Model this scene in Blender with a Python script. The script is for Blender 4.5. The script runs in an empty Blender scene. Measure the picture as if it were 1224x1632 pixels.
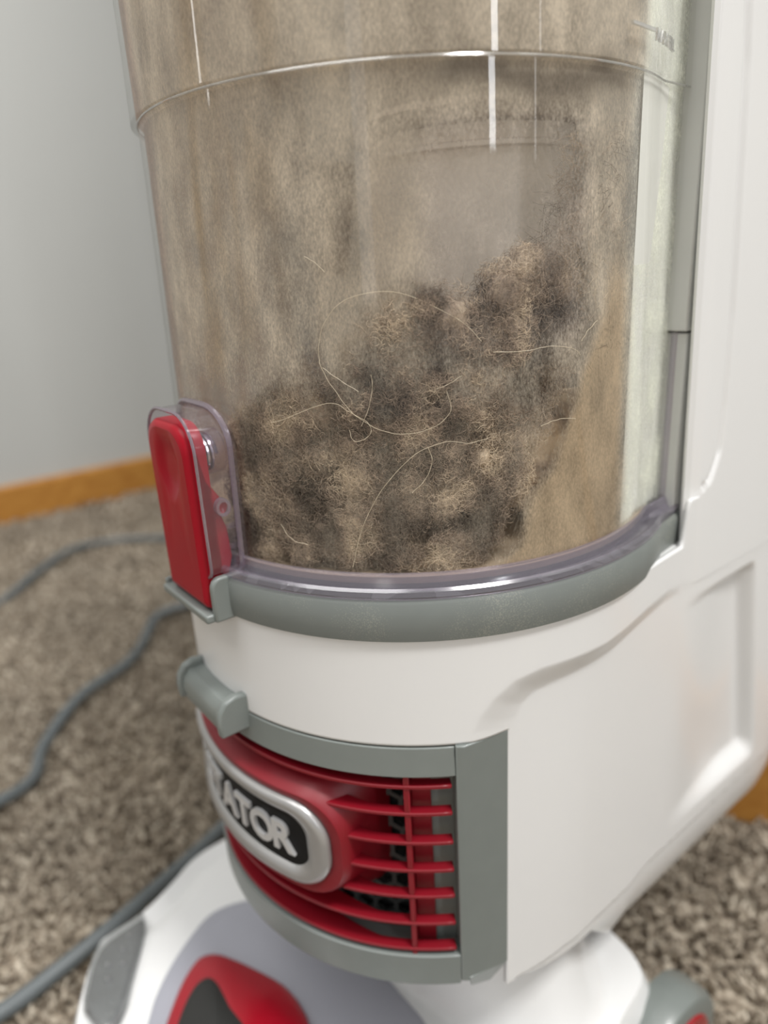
import bpy, bmesh, math, random
import numpy as np
from mathutils import Vector, Matrix, noise
sc = bpy.context.scene
R_ = math.radians
rnd = random.Random(7)
rng = np.random.default_rng(7)

# ------------------------------------------------------------------ camera
PITCH, ROLL, YAW = 0.3358, -0.0589, -0.0475
CAM = Vector((0.0, -0.2764, 0.38))
cp, sp = math.cos(PITCH), math.sin(PITCH)
fwd = Vector((math.sin(YAW) * cp, math.cos(YAW) * cp, -sp))
rgt = Vector((math.cos(YAW), -math.sin(YAW), 0))
up = rgt.cross(fwd)
c_, s_ = math.cos(ROLL), math.sin(ROLL)
ax, ay = c_ * rgt + s_ * up, -s_ * rgt + c_ * up
cam_d = bpy.data.cameras.new('camera')
cam = bpy.data.objects.new('camera', cam_d)
sc.collection.objects.link(cam)
cam.matrix_world = Matrix((ax, ay, -fwd)).transposed().to_4x4()
cam.location = CAM
cam_d.sensor_fit = 'VERTICAL'
cam_d.sensor_height = 36.0
cam_d.sensor_width = 27.0
cam_d.lens = 36.0 * 1132 / 1632
cam_d.clip_start = 0.01
cam_d.dof.use_dof = True
cam_d.dof.focus_distance = 0.198
cam_d.dof.aperture_fstop = 5.8
sc.camera = cam

# ------------------------------------------------------------------ light
w = bpy.data.worlds.new('room_light')
sc.world = w
w.use_nodes = True
w.node_tree.nodes['Background'].inputs[0].default_value = (1.0, 0.985, 0.96, 1)
w.node_tree.nodes['Background'].inputs[1].default_value = 0.28

def area(name, loc, target, sx, sy, power, col=(1, 1, 1)):
    d = bpy.data.lights.new(name, 'AREA')
    d.shape = 'RECTANGLE'
    d.size, d.size_y = sx, sy
    d.energy = power
    d.color = col
    o = bpy.data.objects.new(name, d)
    sc.collection.objects.link(o)
    o.location = loc
    o.rotation_euler = (Vector(target) - Vector(loc)).to_track_quat('-Z', 'Y').to_euler()
    return o

def az(a, r, z):
    return (math.sin(R_(a)) * r, -math.cos(R_(a)) * r, z)
area('ceiling_lamp', (0.75, -0.75, 2.40), (0.1, 0.0, 0.3), 0.45, 0.45, 29, (1, 0.985, 0.965))
area('ceiling_bounce_fill', (-0.75, -0.55, 2.45), (-0.2, 0.2, 0.3), 1.3, 1.3, 15, (1, 0.99, 0.975))  # added soft fill for light bounced off the ceiling, no fitting there
area('tall_window', az(36, 3.0, 1.95), az(36, 0, 1.95), 0.13, 2.1, 9, (0.95, 0.97, 1.0))
area('side_window', az(-79, 1.6, 1.62), az(-79, 0, 1.62), 0.028, 1.7, 1.0, (1, 0.98, 0.95))
area('far_window', az(54, 3.4, 1.85), az(54, 0, 1.85), 0.05, 1.9, 0.8, (1, 1, 1))
area('back_window', az(-15, 3.4, 1.5), az(-15, 0, 1.5), 0.34, 2.3, 2.2, (1, 0.97, 0.92))
vs = sc.view_settings
vs.view_transform = 'Standard'
vs.look = 'None'
vs.gamma = 1.0
vs.use_curve_mapping = False
vs.exposure = 0.75
cy = sc.cycles
cy.max_bounces = 14
cy.transparent_max_bounces = 24
cy.transmission_bounces = 10

# ------------------------------------------------------------------ helpers
def tag(o, label=None, cat=None, group=None, kind=None):
    if label: o['label'] = label
    if cat: o['category'] = cat
    if group: o['group'] = group
    if kind: o['kind'] = kind
    return o

def finish(o, mat, parent=None, smooth=True, sharp=40, bevel=0, seg=2):
    sc.collection.objects.link(o)
    me = o.data
    if mat: me.materials.append(mat)
    if smooth and len(me.polygons):
        me.polygons.foreach_set('use_smooth', [True] * len(me.polygons))
        if sharp: me.set_sharp_from_angle(angle=R_(sharp))
    if bevel:
        b = o.modifiers.new('bevel', 'BEVEL')
        b.width = bevel; b.segments = seg; b.limit_method = 'ANGLE'; b.angle_limit = R_(35)
        b.harden_normals = False
    if parent: o.parent = parent
    return o

def mesh(name, verts, faces, mat, parent=None, **k):
    me = bpy.data.meshes.new(name)
    me.from_pydata([tuple(v) for v in verts], [], faces)
    bm = bmesh.new(); bm.from_mesh(me)
    bmesh.ops.recalc_face_normals(bm, faces=bm.faces)
    bm.to_mesh(me); bm.free()
    return finish(bpy.data.objects.new(name, me), mat, parent, **k)

class MB:
    """collects shapes that belong to one part"""
    def __init__(s): s.v = []; s.f = []
    def add(s, verts, faces):
        n = len(s.v); s.v += [tuple(v) for v in verts]; s.f += [tuple(i + n for i in f) for f in faces]; return s
    def grid(s, nu, nv, fn, cu=False, cv=False, cap0=False, cap1=False):
        vs_ = [fn(i, j) for i in range(nu) for j in range(nv)]
        fs = []
        for i in range(nu if cu else nu - 1):
            for j in range(nv if cv else nv - 1):
                a, b = i * nv + j, ((i + 1) % nu) * nv + j
                c, d = ((i + 1) % nu) * nv + (j + 1) % nv, i * nv + (j + 1) % nv
                fs.append((a, b, c, d))
        if cap0: fs.append(tuple(range(nv))) if cv else fs.append(tuple(i * nv for i in range(nu)))
        if cap1: fs.append(tuple((nu - 1) * nv + j for j in range(nv))) if cv else fs.append(tuple(i * nv + nv - 1 for i in range(nu)))
        return s.add(vs_, fs)
    def box(s, x0, x1, y0, y1, z0, z1):
        v = [(x, y, z) for x in (x0, x1) for y in (y0, y1) for z in (z0, z1)]
        return s.add(v, [(0, 1, 3, 2), (4, 6, 7, 5), (0, 4, 5, 1), (2, 3, 7, 6), (0, 2, 6, 4), (1, 5, 7, 3)])
    def arc(s, r0, r1, t0, t1, z0, z1, n=24, r0t=None, r1t=None):
        """curved bar on the canister axis; r0t/r1t: radii at the top"""
        r0t = r0 if r0t is None else r0t; r1t = r1 if r1t is None else r1t
        def fn(i, j):
            t = R_(t0 + (t1 - t0) * i / (n - 1))
            r, z = ((r0, z0), (r1, z0), (r1t, z1), (r0t, z1))[j]
            return (r * math.cos(t), r * math.sin(t), z)
        return s.grid(n, 4, fn, cv=True, cap0=True, cap1=True)
    def arcv(s, rin, r1, t0, t1, z0, z1, n=24):
        def fn(i, j):
            a = t0 + (t1 - t0) * i / (n - 1); t = R_(a)
            r, z = ((rin(a), z0), (r1, z0), (r1, z1), (rin(a), z1))[j]
            return (r * math.cos(t), r * math.sin(t), z)
        return s.grid(n, 4, fn, cv=True, cap0=True, cap1=True)
    def prism(s, poly, fn0, fn1):
        n = len(poly)
        v = [fn0(*p) for p in poly] + [fn1(*p) for p in poly]
        f = [tuple(range(n)), tuple(range(n, 2 * n))] + [(i, (i + 1) % n, n + (i + 1) % n, n + i) for i in range(n)]
        return s.add(v, f)
    def tube(s, pts, r, n=8, caps=True):
        pts = [Vector(p) for p in pts]
        rs = r if hasattr(r, '__len__') else [r] * len(pts)
        up0 = Vector((0, 0, 1))
        rings = []
        t_prev = None
        for i, p in enumerate(pts):
            t = (pts[min(i + 1, len(pts) - 1)] - pts[max(i - 1, 0)]).normalized()
            if t_prev is None:
                a = t.cross(up0)
                if a.length < 1e-3: a = t.cross(Vector((1, 0, 0)))
                a.normalize()
            else:
                a = (a - t * a.dot(t)).normalized()
            t_prev = t
            b = t.cross(a)
            rings.append([p + rs[i] * (math.cos(2 * math.pi * k / n) * a + math.sin(2 * math.pi * k / n) * b) for k in range(n)])
        return s.grid(len(pts), n, lambda i, j: rings[i][j], cv=True, cap0=caps, cap1=caps)
    def lathe(s, prof, cx=0, cyy=0, n=48, axis='z', org=(0, 0, 0)):
        def fn(i, j):
            t = 2 * math.pi * i / n
            r, h = prof[j]
            if axis == 'z': return (cx + r * math.cos(t), cyy + r * math.sin(t), h)
            if axis == 'y': return (org[0] + r * math.cos(t), org[1] + h, org[2] + r * math.sin(t))
            return (org[0] + h, org[1] + r * math.cos(t), org[2] + r * math.sin(t))
        return s.grid(n, len(prof), fn, cu=True)
    def build(s, name, mat, parent=None, **k):
        return mesh(name, s.v, s.f, mat, parent, **k)

def smooth01(x):
    x = max(0.0, min(1.0, x)); return x * x * (3 - 2 * x)
def ss(a, b, x):
    return smooth01((x - a) / (b - a))
def interp(x, xs, ys):
    return float(np.interp(x, xs, ys))
def rrect(a, b, r, n=8, m=20):
    """rounded rectangle outline, straight sides divided so that it can be wrapped"""
    pts = []
    for q, (sx, sy) in enumerate(((1, 1), (-1, 1), (-1, -1), (1, -1))):
        arc = [(sx * (a - r) + r * math.cos(math.pi / 2 * (q + k / n)), sy * (b - r) + r * math.sin(math.pi / 2 * (q + k / n))) for k in range(n + 1)]
        if pts:
            p = pts[-1]; mm = m if q in (1, 3) else 4
            pts += [(p[0] + (arc[0][0] - p[0]) * k / mm, p[1] + (arc[0][1] - p[1]) * k / mm) for k in range(1, mm)]
        pts += arc
    p, f = pts[-1], pts[0]
    pts += [(p[0], p[1] + (f[1] - p[1]) * k / 4) for k in range(1, 4)]
    return pts
def catmull(pts, n=8):
    P = [Vector(p) for p in pts]
    P = [2 * P[0] - P[1]] + P + [2 * P[-1] - P[-2]]
    out = []
    for i in range(1, len(P) - 2):
        for k in range(n):
            t = k / n
            a, b, c, d = P[i - 1], P[i], P[i + 1], P[i + 2]
            out.append(0.5 * (2 * b + (c - a) * t + (2 * a - 5 * b + 4 * c - d) * t * t + (3 * b - a - 3 * c + d) * t ** 3))
    out.append(P[-2])
    return out

# ------------------------------------------------------------------ materials
def srgb(r, g, b):
    f = lambda c: ((c / 255 + .055) / 1.055) ** 2.4 if c > 10 else c / 255 / 12.92
    return (f(r), f(g), f(b), 1)
def mat_new(name):
    m = bpy.data.materials.new(name); m.use_nodes = True
    nt = m.node_tree
    return m, nt, nt.nodes['Principled BSDF']
def plastic(name, col, rough=0.3, metal=0.0, coat=0.0, var=0.05, scale=60, bump=0.0, spec=0.5):
    m, nt, p = mat_new(name)
    tc = nt.nodes.new('ShaderNodeTexCoord')
    nz = nt.nodes.new('ShaderNodeTexNoise'); nz.inputs['Scale'].default_value = scale; nz.inputs['Detail'].default_value = 4
    nt.links.new(tc.outputs['Object'], nz.inputs['Vector'])
    mx = nt.nodes.new('ShaderNodeMix'); mx.data_type = 'RGBA'
    mx.inputs[6].default_value = [c * (1 - var) for c in col[:3]] + [1]
    mx.inputs[7].default_value = [min(1, c * (1 + var)) for c in col[:3]] + [1]
    nt.links.new(nz.outputs['Fac'], mx.inputs[0])
    nt.links.new(mx.outputs[2], p.inputs['Base Color'])
    p.inputs['Roughness'].default_value = rough
    p.inputs['Metallic'].default_value = metal
    p.inputs['Coat Weight'].default_value = coat
    p.inputs['Coat Roughness'].default_value = 0.08
    p.inputs['Specular IOR Level'].default_value = spec
    if bump:
        b = nt.nodes.new('ShaderNodeBump'); b.inputs['Strength'].default_value = bump; b.inputs['Distance'].default_value = 0.001
        n2 = nt.nodes.new('ShaderNodeTexNoise'); n2.inputs['Scale'].default_value = 900
        nt.links.new(tc.outputs['Object'], n2.inputs['Vector'])
        nt.links.new(n2.outputs['Fac'], b.inputs['Height']); nt.links.new(b.outputs[0], p.inputs['Normal'])
    return m
def clear(name, tint=(1, 1, 1), rough=0.05, f0=0.05, f1=0.75, body=0.0, bodycol=(0.6, 0.6, 0.6)):
    """thin clear plastic: see-through face on, reflecting at grazing angles"""
    m, nt, p = mat_new(name)
    nt.nodes.remove(p)
    out = nt.nodes['Material Output']
    tr = nt.nodes.new('ShaderNodeBsdfTransparent'); tr.inputs[0].default_value = (*tint, 1)
    gl = nt.nodes.new('ShaderNodeBsdfGlossy'); gl.inputs['Roughness'].default_value = rough
    lw = nt.nodes.new('ShaderNodeLayerWeight'); lw.inputs[0].default_value = 0.5
    pw = nt.nodes.new('ShaderNodeMath'); pw.operation = 'POWER'; pw.inputs[1].default_value = 4.0
    nt.links.new(lw.outputs['Facing'], pw.inputs[0])
    mr = nt.nodes.new('ShaderNodeMapRange'); mr.inputs[3].default_value = f0; mr.inputs[4].default_value = f1
    nt.links.new(pw.outputs[0], mr.inputs[0])
    mix = nt.nodes.new('ShaderNodeMixShader')
    nt.links.new(mr.outputs[0], mix.inputs[0])
    src = tr
    if body > 0:
        df = nt.nodes.new('ShaderNodeBsdfDiffuse'); df.inputs[0].default_value = (*bodycol, 1)
        m2 = nt.nodes.new('ShaderNodeMixShader'); m2.inputs[0].default_value = body
        nt.links.new(tr.outputs[0], m2.inputs[1]); nt.links.new(df.outputs[0], m2.inputs[2])
        src = m2
    nt.links.new(src.outputs[0], mix.inputs[1]); nt.links.new(gl.outputs[0], mix.inputs[2])
    nt.links.new(mix.outputs[0], out.inputs[0])
    return m

M_white = plastic('white_gloss_plastic', (0.76, 0.762, 0.758), 0.28, coat=0.25, var=0.015, scale=20)
M_gray = plastic('grey_plastic', srgb(118, 124, 121), 0.36, coat=0.1, var=0.05, scale=150)
M_graydust = plastic('grey_plastic_dusty', srgb(112, 117, 114), 0.42, var=0.05, scale=150)
M_slot = plastic('slot_grey_plastic', srgb(198, 199, 197), 0.4)
M_red = plastic('red_plastic', (0.31, 0.004, 0.014), 0.25, coat=0.3, var=0.08)
M_redvent = plastic('red_vent_plastic', (0.20, 0.0025, 0.010), 0.42, coat=0.0, var=0.08)
M_black = plastic('black_plate', (0.004, 0.004, 0.0045), 0.5, spec=0.2)
M_dark = plastic('dark_cavity_foam', (0.012, 0.013, 0.014), 0.8)
M_screen = plastic('filter_screen_plastic', (0.05, 0.055, 0.055), 0.5)
M_silver = plastic('satin_silver', (0.40, 0.397, 0.393), 0.33, metal=0.55, var=0.03)
M_letter = plastic('bright_chrome', (0.60, 0.60, 0.60), 0.3, metal=0.25)
M_lav = plastic('lavender_grey_plastic', srgb(158, 159, 168), 0.45, var=0.03)
M_rubber = plastic('dark_rubber', (0.018, 0.018, 0.017), 0.5, bump=0.3)
M_metal = plastic('spring_steel', (0.6, 0.6, 0.62), 0.2, metal=1.0)
M_shroud = plastic('dusty_white_shroud', srgb(246, 240, 234), 0.6, var=0.06, scale=90)
M_shroudd = plastic('dusty_brown_shroud', srgb(140, 125, 108), 0.8, var=0.3, scale=260)
M_bin = clear('clear_bin_plastic', (0.985, 0.985, 0.975), 0.035, 0.035, 0.6)
M_rim = clear('clear_rim_plastic', (0.86, 0.83, 0.88), 0.15, 0.12, 0.9, 0.12, (0.62, 0.58, 0.68))
M_case = clear('clear_latch_plastic', (0.92, 0.88, 0.92), 0.06, 0.05, 0.85, 0.06, (0.6, 0.55, 0.62))
M_caserim = clear('clear_latch_rim', (0.62, 0.55, 0.64), 0.08, 0.16, 0.95, 0.30, (0.45, 0.38, 0.44))
M_lens = clear('clear_lamp_lens', (0.75, 0.76, 0.76), 0.05, 0.10, 0.9, 0.05, (0.6, 0.6, 0.6))
M_mark = clear('moulded_mark', (0.9, 0.9, 0.9), 0.1, 0.3, 0.8, 0.3, (0.8, 0.8, 0.78))
M_cord = plastic('grey_cord_rubber', srgb(98, 104, 106), 0.45, var=0.05)

def dusty(m, col, amt=0.35, scale=500, thr=0.6):
    """speckles of dust lying on a plastic"""
    nt = m.node_tree; p = nt.nodes['Principled BSDF']
    src = p.inputs['Base Color'].links[0].from_socket
    tc = nt.nodes.new('ShaderNodeTexCoord')
    a = nt.nodes.new('ShaderNodeTexNoise'); a.inputs['Scale'].default_value = scale; a.inputs['Detail'].default_value = 6
    b = nt.nodes.new('ShaderNodeTexNoise'); b.inputs['Scale'].default_value = 35; b.inputs['Detail'].default_value = 3
    for n in (a, b): nt.links.new(tc.outputs['Object'], n.inputs['Vector'])
    mu = nt.nodes.new('ShaderNodeMath'); mu.operation = 'MULTIPLY'
    nt.links.new(a.outputs['Fac'], mu.inputs[0]); nt.links.new(b.outputs['Fac'], mu.inputs[1])
    mr = nt.nodes.new('ShaderNodeMapRange'); mr.inputs[1].default_value = thr * .5; mr.inputs[2].default_value = thr * .5 + .1
    mr.inputs[3].default_value = 0; mr.inputs[4].default_value = amt
    nt.links.new(mu.outputs[0], mr.inputs[0])
    mx = nt.nodes.new('ShaderNodeMix'); mx.data_type = 'RGBA'
    nt.links.new(mr.outputs[0], mx.inputs[0]); nt.links.new(src, mx.inputs[6]); mx.inputs[7].default_value = col
    nt.links.new(mx.outputs[2], p.inputs['Base Color'])
dusty(M_graydust, srgb(165, 165, 150), 0.35, 2400, 0.60)
M_redbtn = plastic('red_button_plastic', (0.31, 0.004, 0.014), 0.33, var=0.08, spec=0.2)
dusty(M_redbtn, srgb(190, 110, 110), 0.12, 2600, 0.78)

def wood():
    m, nt, p = mat_new('oak_baseboard')
    tc = nt.nodes.new('ShaderNodeTexCoord')
    mp = nt.nodes.new('ShaderNodeMapping'); mp.inputs['Scale'].default_value = (3, 60, 60)
    nz = nt.nodes.new('ShaderNodeTexNoise'); nz.inputs['Scale'].default_value = 1.5; nz.inputs['Detail'].default_value = 5
    cr = nt.nodes.new('ShaderNodeValToRGB')
    cr.color_ramp.elements[0].position = 0.3; cr.color_ramp.elements[0].color = srgb(168, 112, 48)
    cr.color_ramp.elements[1].position = 0.75; cr.color_ramp.elements[1].color = srgb(200, 146, 72)
    nt.links.new(tc.outputs['Object'], mp.inputs[0]); nt.links.new(mp.outputs[0], nz.inputs[0])
    nt.links.new(nz.outputs['Fac'], cr.inputs[0]); nt.links.new(cr.outputs[0], p.inputs['Base Color'])
    p.inputs['Roughness'].default_value = 0.4
    return m
M_wood = wood()
M_wall = plastic('grey_wall_paint', srgb(188, 189, 186), 0.85, var=0.015, scale=8, bump=0.15)
def carpet():
    m, nt, p = mat_new('carpet_yarn')
    geo = nt.nodes.new('ShaderNodeNewGeometry')
    a = nt.nodes.new('ShaderNodeTexNoise'); a.inputs['Scale'].default_value = 170; a.inputs['Detail'].default_value = 3
    b = nt.nodes.new('ShaderNodeTexNoise'); b.inputs['Scale'].default_value = 9; b.inputs['Detail'].default_value = 3
    for n in (a, b): nt.links.new(geo.outputs['Position'], n.inputs['Vector'])
    cr = nt.nodes.new('ShaderNodeValToRGB')
    e = cr.color_ramp.elements
    e[0].position = 0.34; e[0].color = srgb(92, 82, 71)
    e[1].position = 0.68; e[1].color = srgb(215, 205, 188)
    x = cr.color_ramp.elements.new(0.5); x.color = srgb(160, 148, 132)
    nt.links.new(a.outputs['Fac'], cr.inputs[0])
    mr = nt.nodes.new('ShaderNodeMapRange'); mr.inputs[1].default_value = .3; mr.inputs[2].default_value = .7; mr.inputs[3].default_value = .82; mr.inputs[4].default_value = 1.12
    nt.links.new(b.outputs['Fac'], mr.inputs[0])
    mx = nt.nodes.new('ShaderNodeVectorMath'); mx.operation = 'SCALE'
    nt.links.new(cr.outputs[0], mx.inputs[0]); nt.links.new(mr.outputs[0], mx.inputs['Scale'])
    nt.links.new(mx.outputs[0], p.inputs['Base Color'])
    p.inputs['Roughness'].default_value = 0.95
    p.inputs['Specular IOR Level'].default_value = 0.1
    return m
M_carpet = carpet()

# ------------------------------------------------------------------ the setting
fl = MB().box(-2.6, 2.6, -2.2, 3.2, -0.05, -0.006).build('floor', M_carpet, smooth=False)
tag(fl, 'brown grey pile carpet floor', kind='structure')

def wall_run(name, p0, d, L0, L1, thick, h, mat, z0=0.0):
    """upright slab: line through p0 along d, thickness away from the camera"""
    d = Vector((d[0], d[1])).normalized(); n = Vector((-d[1], d[0]))
    if n.dot(Vector((0, 1))) < 0: n = -n
    pts = [Vector(p0) + d * L0, Vector(p0) + d * L1, Vector(p0) + d * L1 + n * thick, Vector(p0) + d * L0 + n * thick]
    o = MB().prism([(p.x, p.y) for p in pts], lambda x, y: (x, y, z0), lambda x, y: (x, y, h)).build(name, mat, smooth=False)
    return tag(o, kind='structure'), d, n
LW = (-0.709, 0.842); LD = (0.766, 0.643)
o, d1, n1 = wall_run('wall_left', LW, LD, -2.2, 3.0, 0.1, 2.5, M_wall, -0.006)
tag(o, 'plain grey painted wall behind the vacuum cleaner')
bl, _, _ = wall_run('baseboard_left', Vector(LW) - n1 * 0.012, LD, -2.2, 3.0, 0.0119, 0.062, M_wood, -0.006)
tag(bl, 'honey oak baseboard along the grey wall')
bl.modifiers.new('bevel', 'BEVEL').width = 0.004
RW = (0.2198, 0.1300); RD = (0.93, -0.37)
o, d2, n2 = wall_run('wall_right', Vector(RW) + Vector((.37, .93)).normalized() * 0.013, RD, -0.115, 1.6, 0.75, 2.5, M_wall, -0.006)
tag(o, 'grey painted wall corner close behind the vacuum cleaner')
br, _, _ = wall_run('baseboard_right', RW, RD, -0.127, 1.6, 0.0129, 0.062, M_wood, -0.006)
tag(br, 'honey oak baseboard low behind the right side of the vacuum cleaner')
br.modifiers.new('bevel', 'BEVEL').width = 0.003

# carpet pile: twisted yarn ends, dense where the photo looks
def add_curves(name, pos, radius, mat, parent=None):
    """pos: (n, k, 3) strands"""
    n, k, _ = pos.shape
    hcv = bpy.data.hair_curves.new(name)
    hcv.add_curves([k] * n)
    hcv.attributes['position'].data.foreach_set('vector', pos.astype(np.float32).ravel())
    ra = hcv.attributes.get('radius') or hcv.attributes.new('radius', 'FLOAT', 'POINT')
    ra.data.foreach_set('value', np.broadcast_to(radius, (n, k)).astype(np.float32).ravel())
    hcv.materials.append(mat)
    o = bpy.data.objects.new(name, hcv)
    sc.collection.objects.link(o)
    if parent: o.parent = parent
    return o
def inside_keepout(x, y):
    # no yarn inside walls
    a = (x - LW[0]) * n1.x + (y - LW[1]) * n1.y
    b = (x - RW[0]) * n2.x + (y - RW[1]) * n2.y
    c = (x - RW[0]) * d2.x + (y - RW[1]) * d2.y
    return (a > -0.014) | ((b > -0.002) & (b < 0.8) & (c > -0.13))
def yarn(n, x0, x1, y0, y1, ln, r):
    x = rng.uniform(x0, x1, n); y = rng.uniform(y0, y1, n)
    k = ~inside_keepout(x, y); x = x[k]; y = y[k]; n = len(x)
    l = ln * rng.uniform(0.7, 1.15, n)
    th = rng.uniform(0, 2 * np.pi, n); le = rng.uniform(0.15, 0.75, n)
    P = np.zeros((n, 4, 3))
    for i, t in enumerate((0, .4, .75, 1.0)):
        wob = rng.normal(0, 0.0011, (n, 2)) * (i > 0)
        P[:, i, 0] = x + np.cos(th) * le * l * t * t + wob[:, 0]
        P[:, i, 1] = y + np.sin(th) * le * l * t * t + wob[:, 1]
        P[:, i, 2] = -0.007 + l * t * (1 - .3 * le * t)
    return P, np.outer(np.ones(n), [r, r, r * .9, r * .55])
Ps, Rs = [], []
for a in ((70000, -1.0, 0.75, -0.35, 0.55, 0.013, 0.0012), (60000, -1.5, 0.6, 0.5, 1.9, 0.014, 0.0019)):
    p, r = yarn(*a); Ps.append(p); Rs.append(r)
pile = add_curves('carpet_pile', np.concatenate(Ps), np.concatenate(Rs), M_carpet)
tag(pile, 'soft mottled brown and grey carpet pile around the vacuum cleaner', 'carpet', kind='stuff')

# ------------------------------------------------------------------ the vacuum cleaner
V = bpy.data.objects.new('vacuum_cleaner', None)
sc.collection.objects.link(V)
V.rotation_euler = (0, 0, R_(-140))            # local x = front of the cleaner, z = up
tag(V, 'white upright vacuum cleaner with clear dusty bin, grey bands and red vents', 'vacuum cleaner')
def cyl(r, th, z):
    return (r * math.cos(R_(th)), r * math.sin(R_(th)), z)

# ---- body shell: D-shaped, raised side panels with a pocket
RB = 0.0940
def prof_half(n_arc=170, n_str=190):
    """one side of the D from the front (theta 0) to the back centre: (x, y, nx, ny)"""
    out = []
    for i in range(n_arc):
        t = R_(90 * i / (n_arc - 1)); out.append((RB * math.cos(t), RB * math.sin(t), math.cos(t), math.sin(t)))
    for i in range(1, n_str):
        xx = -0.135 * i / (n_str - 1); out.append((xx, 0.0905 + 0.0035 * (1 - ss(0, -0.055, xx)), 0, 1))
    for i in range(1, 9):
        t = R_(90 + 90 * i / 8); out.append((-0.135 + 0.03 * math.cos(t), 0.0605 + 0.03 * math.sin(t), math.cos(t), math.sin(t)))
    out.append((-0.165, 0, -1, 0))
    return out
PH = prof_half()
PROF = [(x, -y, nx, -ny) for (x, y, nx, ny) in PH[:0:-1]] + PH
LST = [(0.0352, 0.10), (0.0352, 0.236), (0.0345, 0.2428), (0.0329, 0.2473), (0.0284, 0.2510), (0.0208, 0.2522), (0.0097, 0.2528), (-0.0068, 0.2538), (-0.0220, 0.2573), (-0.0383, 0.2607), (-0.0605, 0.2597), (-0.0894, 0.2575), (-0.2, 0.2571)]
UST = [(0.0495, 0.10), (0.0490, 0.236), (0.0485, 0.2432), (0.0468, 0.2477), (0.0429, 0.2537), (0.0367, 0.2590), (0.0281, 0.2612), (0.0163, 0.2612), (0.0015, 0.2610), (-0.0100, 0.2620), (-0.0240, 0.2640), (-0.0383, 0.2650), (-0.0605, 0.2630), (-0.0894, 0.2605), (-0.2, 0.2600)]
def dist_poly(X, Z, P):
    D = np.full(X.shape, 9.0)
    for (a, b), (c, d) in zip(P[:-1], P[1:]):
        ux, uz = c - a, d - b; L2 = ux * ux + uz * uz
        t = np.clip(((X - a) * ux + (Z - b) * uz) / L2, 0, 1)
        D = np.minimum(D, np.hypot(X - a - t * ux, Z - b - t * uz))
    return D
def below(X, Z, P):
    """inside the region under / behind the polyline (which rises from the front foot and runs back)"""
    ins = np.zeros(X.shape, bool); Q = P + [(-0.2, 0.0), (P[0][0], 0.0)]
    for (a, b), (c, d) in zip(Q, Q[1:] + Q[:1]):
        if b == d: continue
        cond = ((b > Z) != (d > Z)) & (X < (c - a) * (Z - b) / (d - b) + a)
        ins ^= cond
    return ins
def sst(a, b, x):
    t = np.clip((x - a) / (b - a), 0, 1); return t * t * (3 - 2 * t)
def body_off(X, Z, BY):
    dU, dL = dist_poly(X, Z, UST), dist_poly(X, Z, LST)
    k = np.where(below(X, Z, LST), 1.0, np.where(below(X, Z, UST), dU / (dU + dL + 1e-9), 0.0))
    k = k * .7 + .3 * k * k * (3 - 2 * k)
    amp = np.where(X > 0, 0.0036, BY - 0.0904)
    off = -amp * k
    # pocket in the side
    fx = np.interp(Z, [0.146, 0.256], [-0.1315, -0.1075])
    inn = sst(0, 0.007, X - fx) * sst(0, 0.012, Z - 0.1455) * sst(0, 0.006, 0.2560 - Z)
    dep = sst(-0.050, -0.108, X)
    off -= 0.0058 * dep * inn
    # rounded lower edge with a fine crease line
    zb = np.interp(X, [-0.146, -0.04, -0.028, 0.0114, 0.035], [0.1375, 0.1365, 0.133, 0.1325, 0.1290])
    q = np.clip((zb + 0.001 - Z) / 0.034, 0, 1.4)
    off -= (0.008 * q * q + 0.0009 * (q > 0)) * (X < 0.034)
    return off
NZ = 230
zs = np.array([0.106 + 0.173 * j / (NZ - 1) for j in range(NZ)])
NU = len(PROF)
PA = np.array(PROF)
ZMIN = np.interp(PA[:, 0], [-0.165, -0.09, -0.064, -0.04, -0.006, 0.034, 0.036], [0.113, 0.105, 0.0965, 0.092, 0.1275, 0.1285, 0.1285])
ZMAX = 0.279 + 0.017 * sst(-0.0470, -0.0505, PA[:, 0])
Xg = np.repeat(PA[:, :1], NZ, 1); Zg = ZMIN[:, None] + (ZMAX[:, None] - ZMIN[:, None]) * np.linspace(0, 1, NZ)[None, :]
Og = body_off(Xg, Zg, np.abs(PA[:, 1])[:, None] * np.ones_like(Zg))
bx = Xg + PA[:, 2][:, None] * Og; by = PA[:, 1][:, None] + PA[:, 3][:, None] * Og
bm_v = np.stack([bx, by, Zg], 2).reshape(-1, 3).tolist()
bm_f = []
for i in range(NU - 1):
    xm = (PROF[i][0] + PROF[i + 1][0]) / 2
    for j in range(NZ - 1):
        if xm > 0.0372 and (Zg[i, j] + Zg[i + 1, j + 1]) / 2 < 0.2395: continue
        a = i * NZ + j
        bm_f.append((a, a + NZ, a + NZ + 1, a + 1))
body = mesh('body_shell', bm_v, bm_f, M_white, V, sharp=60)
so = body.modifiers.new('shell', 'SOLIDIFY'); so.thickness = 0.002; so.offset = -1
# floor plate of the body and deck under the bin
pl = MB()
pl.prism([(min(x, .03) * .9, y * .85) for (x, y, _, _) in PROF], lambda x, y: (x, y, 0.1300), lambda x, y: (x, y, 0.1330))
pl.build('body_floor_plate', M_white, V)
pl = MB()
pl.prism([(x * .985, y * .985) for (x, y, _, _) in PROF], lambda x, y: (x, y, 0.2755), lambda x, y: (x, y, 0.2785))
pl.build('body_deck', M_white, V)

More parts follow.
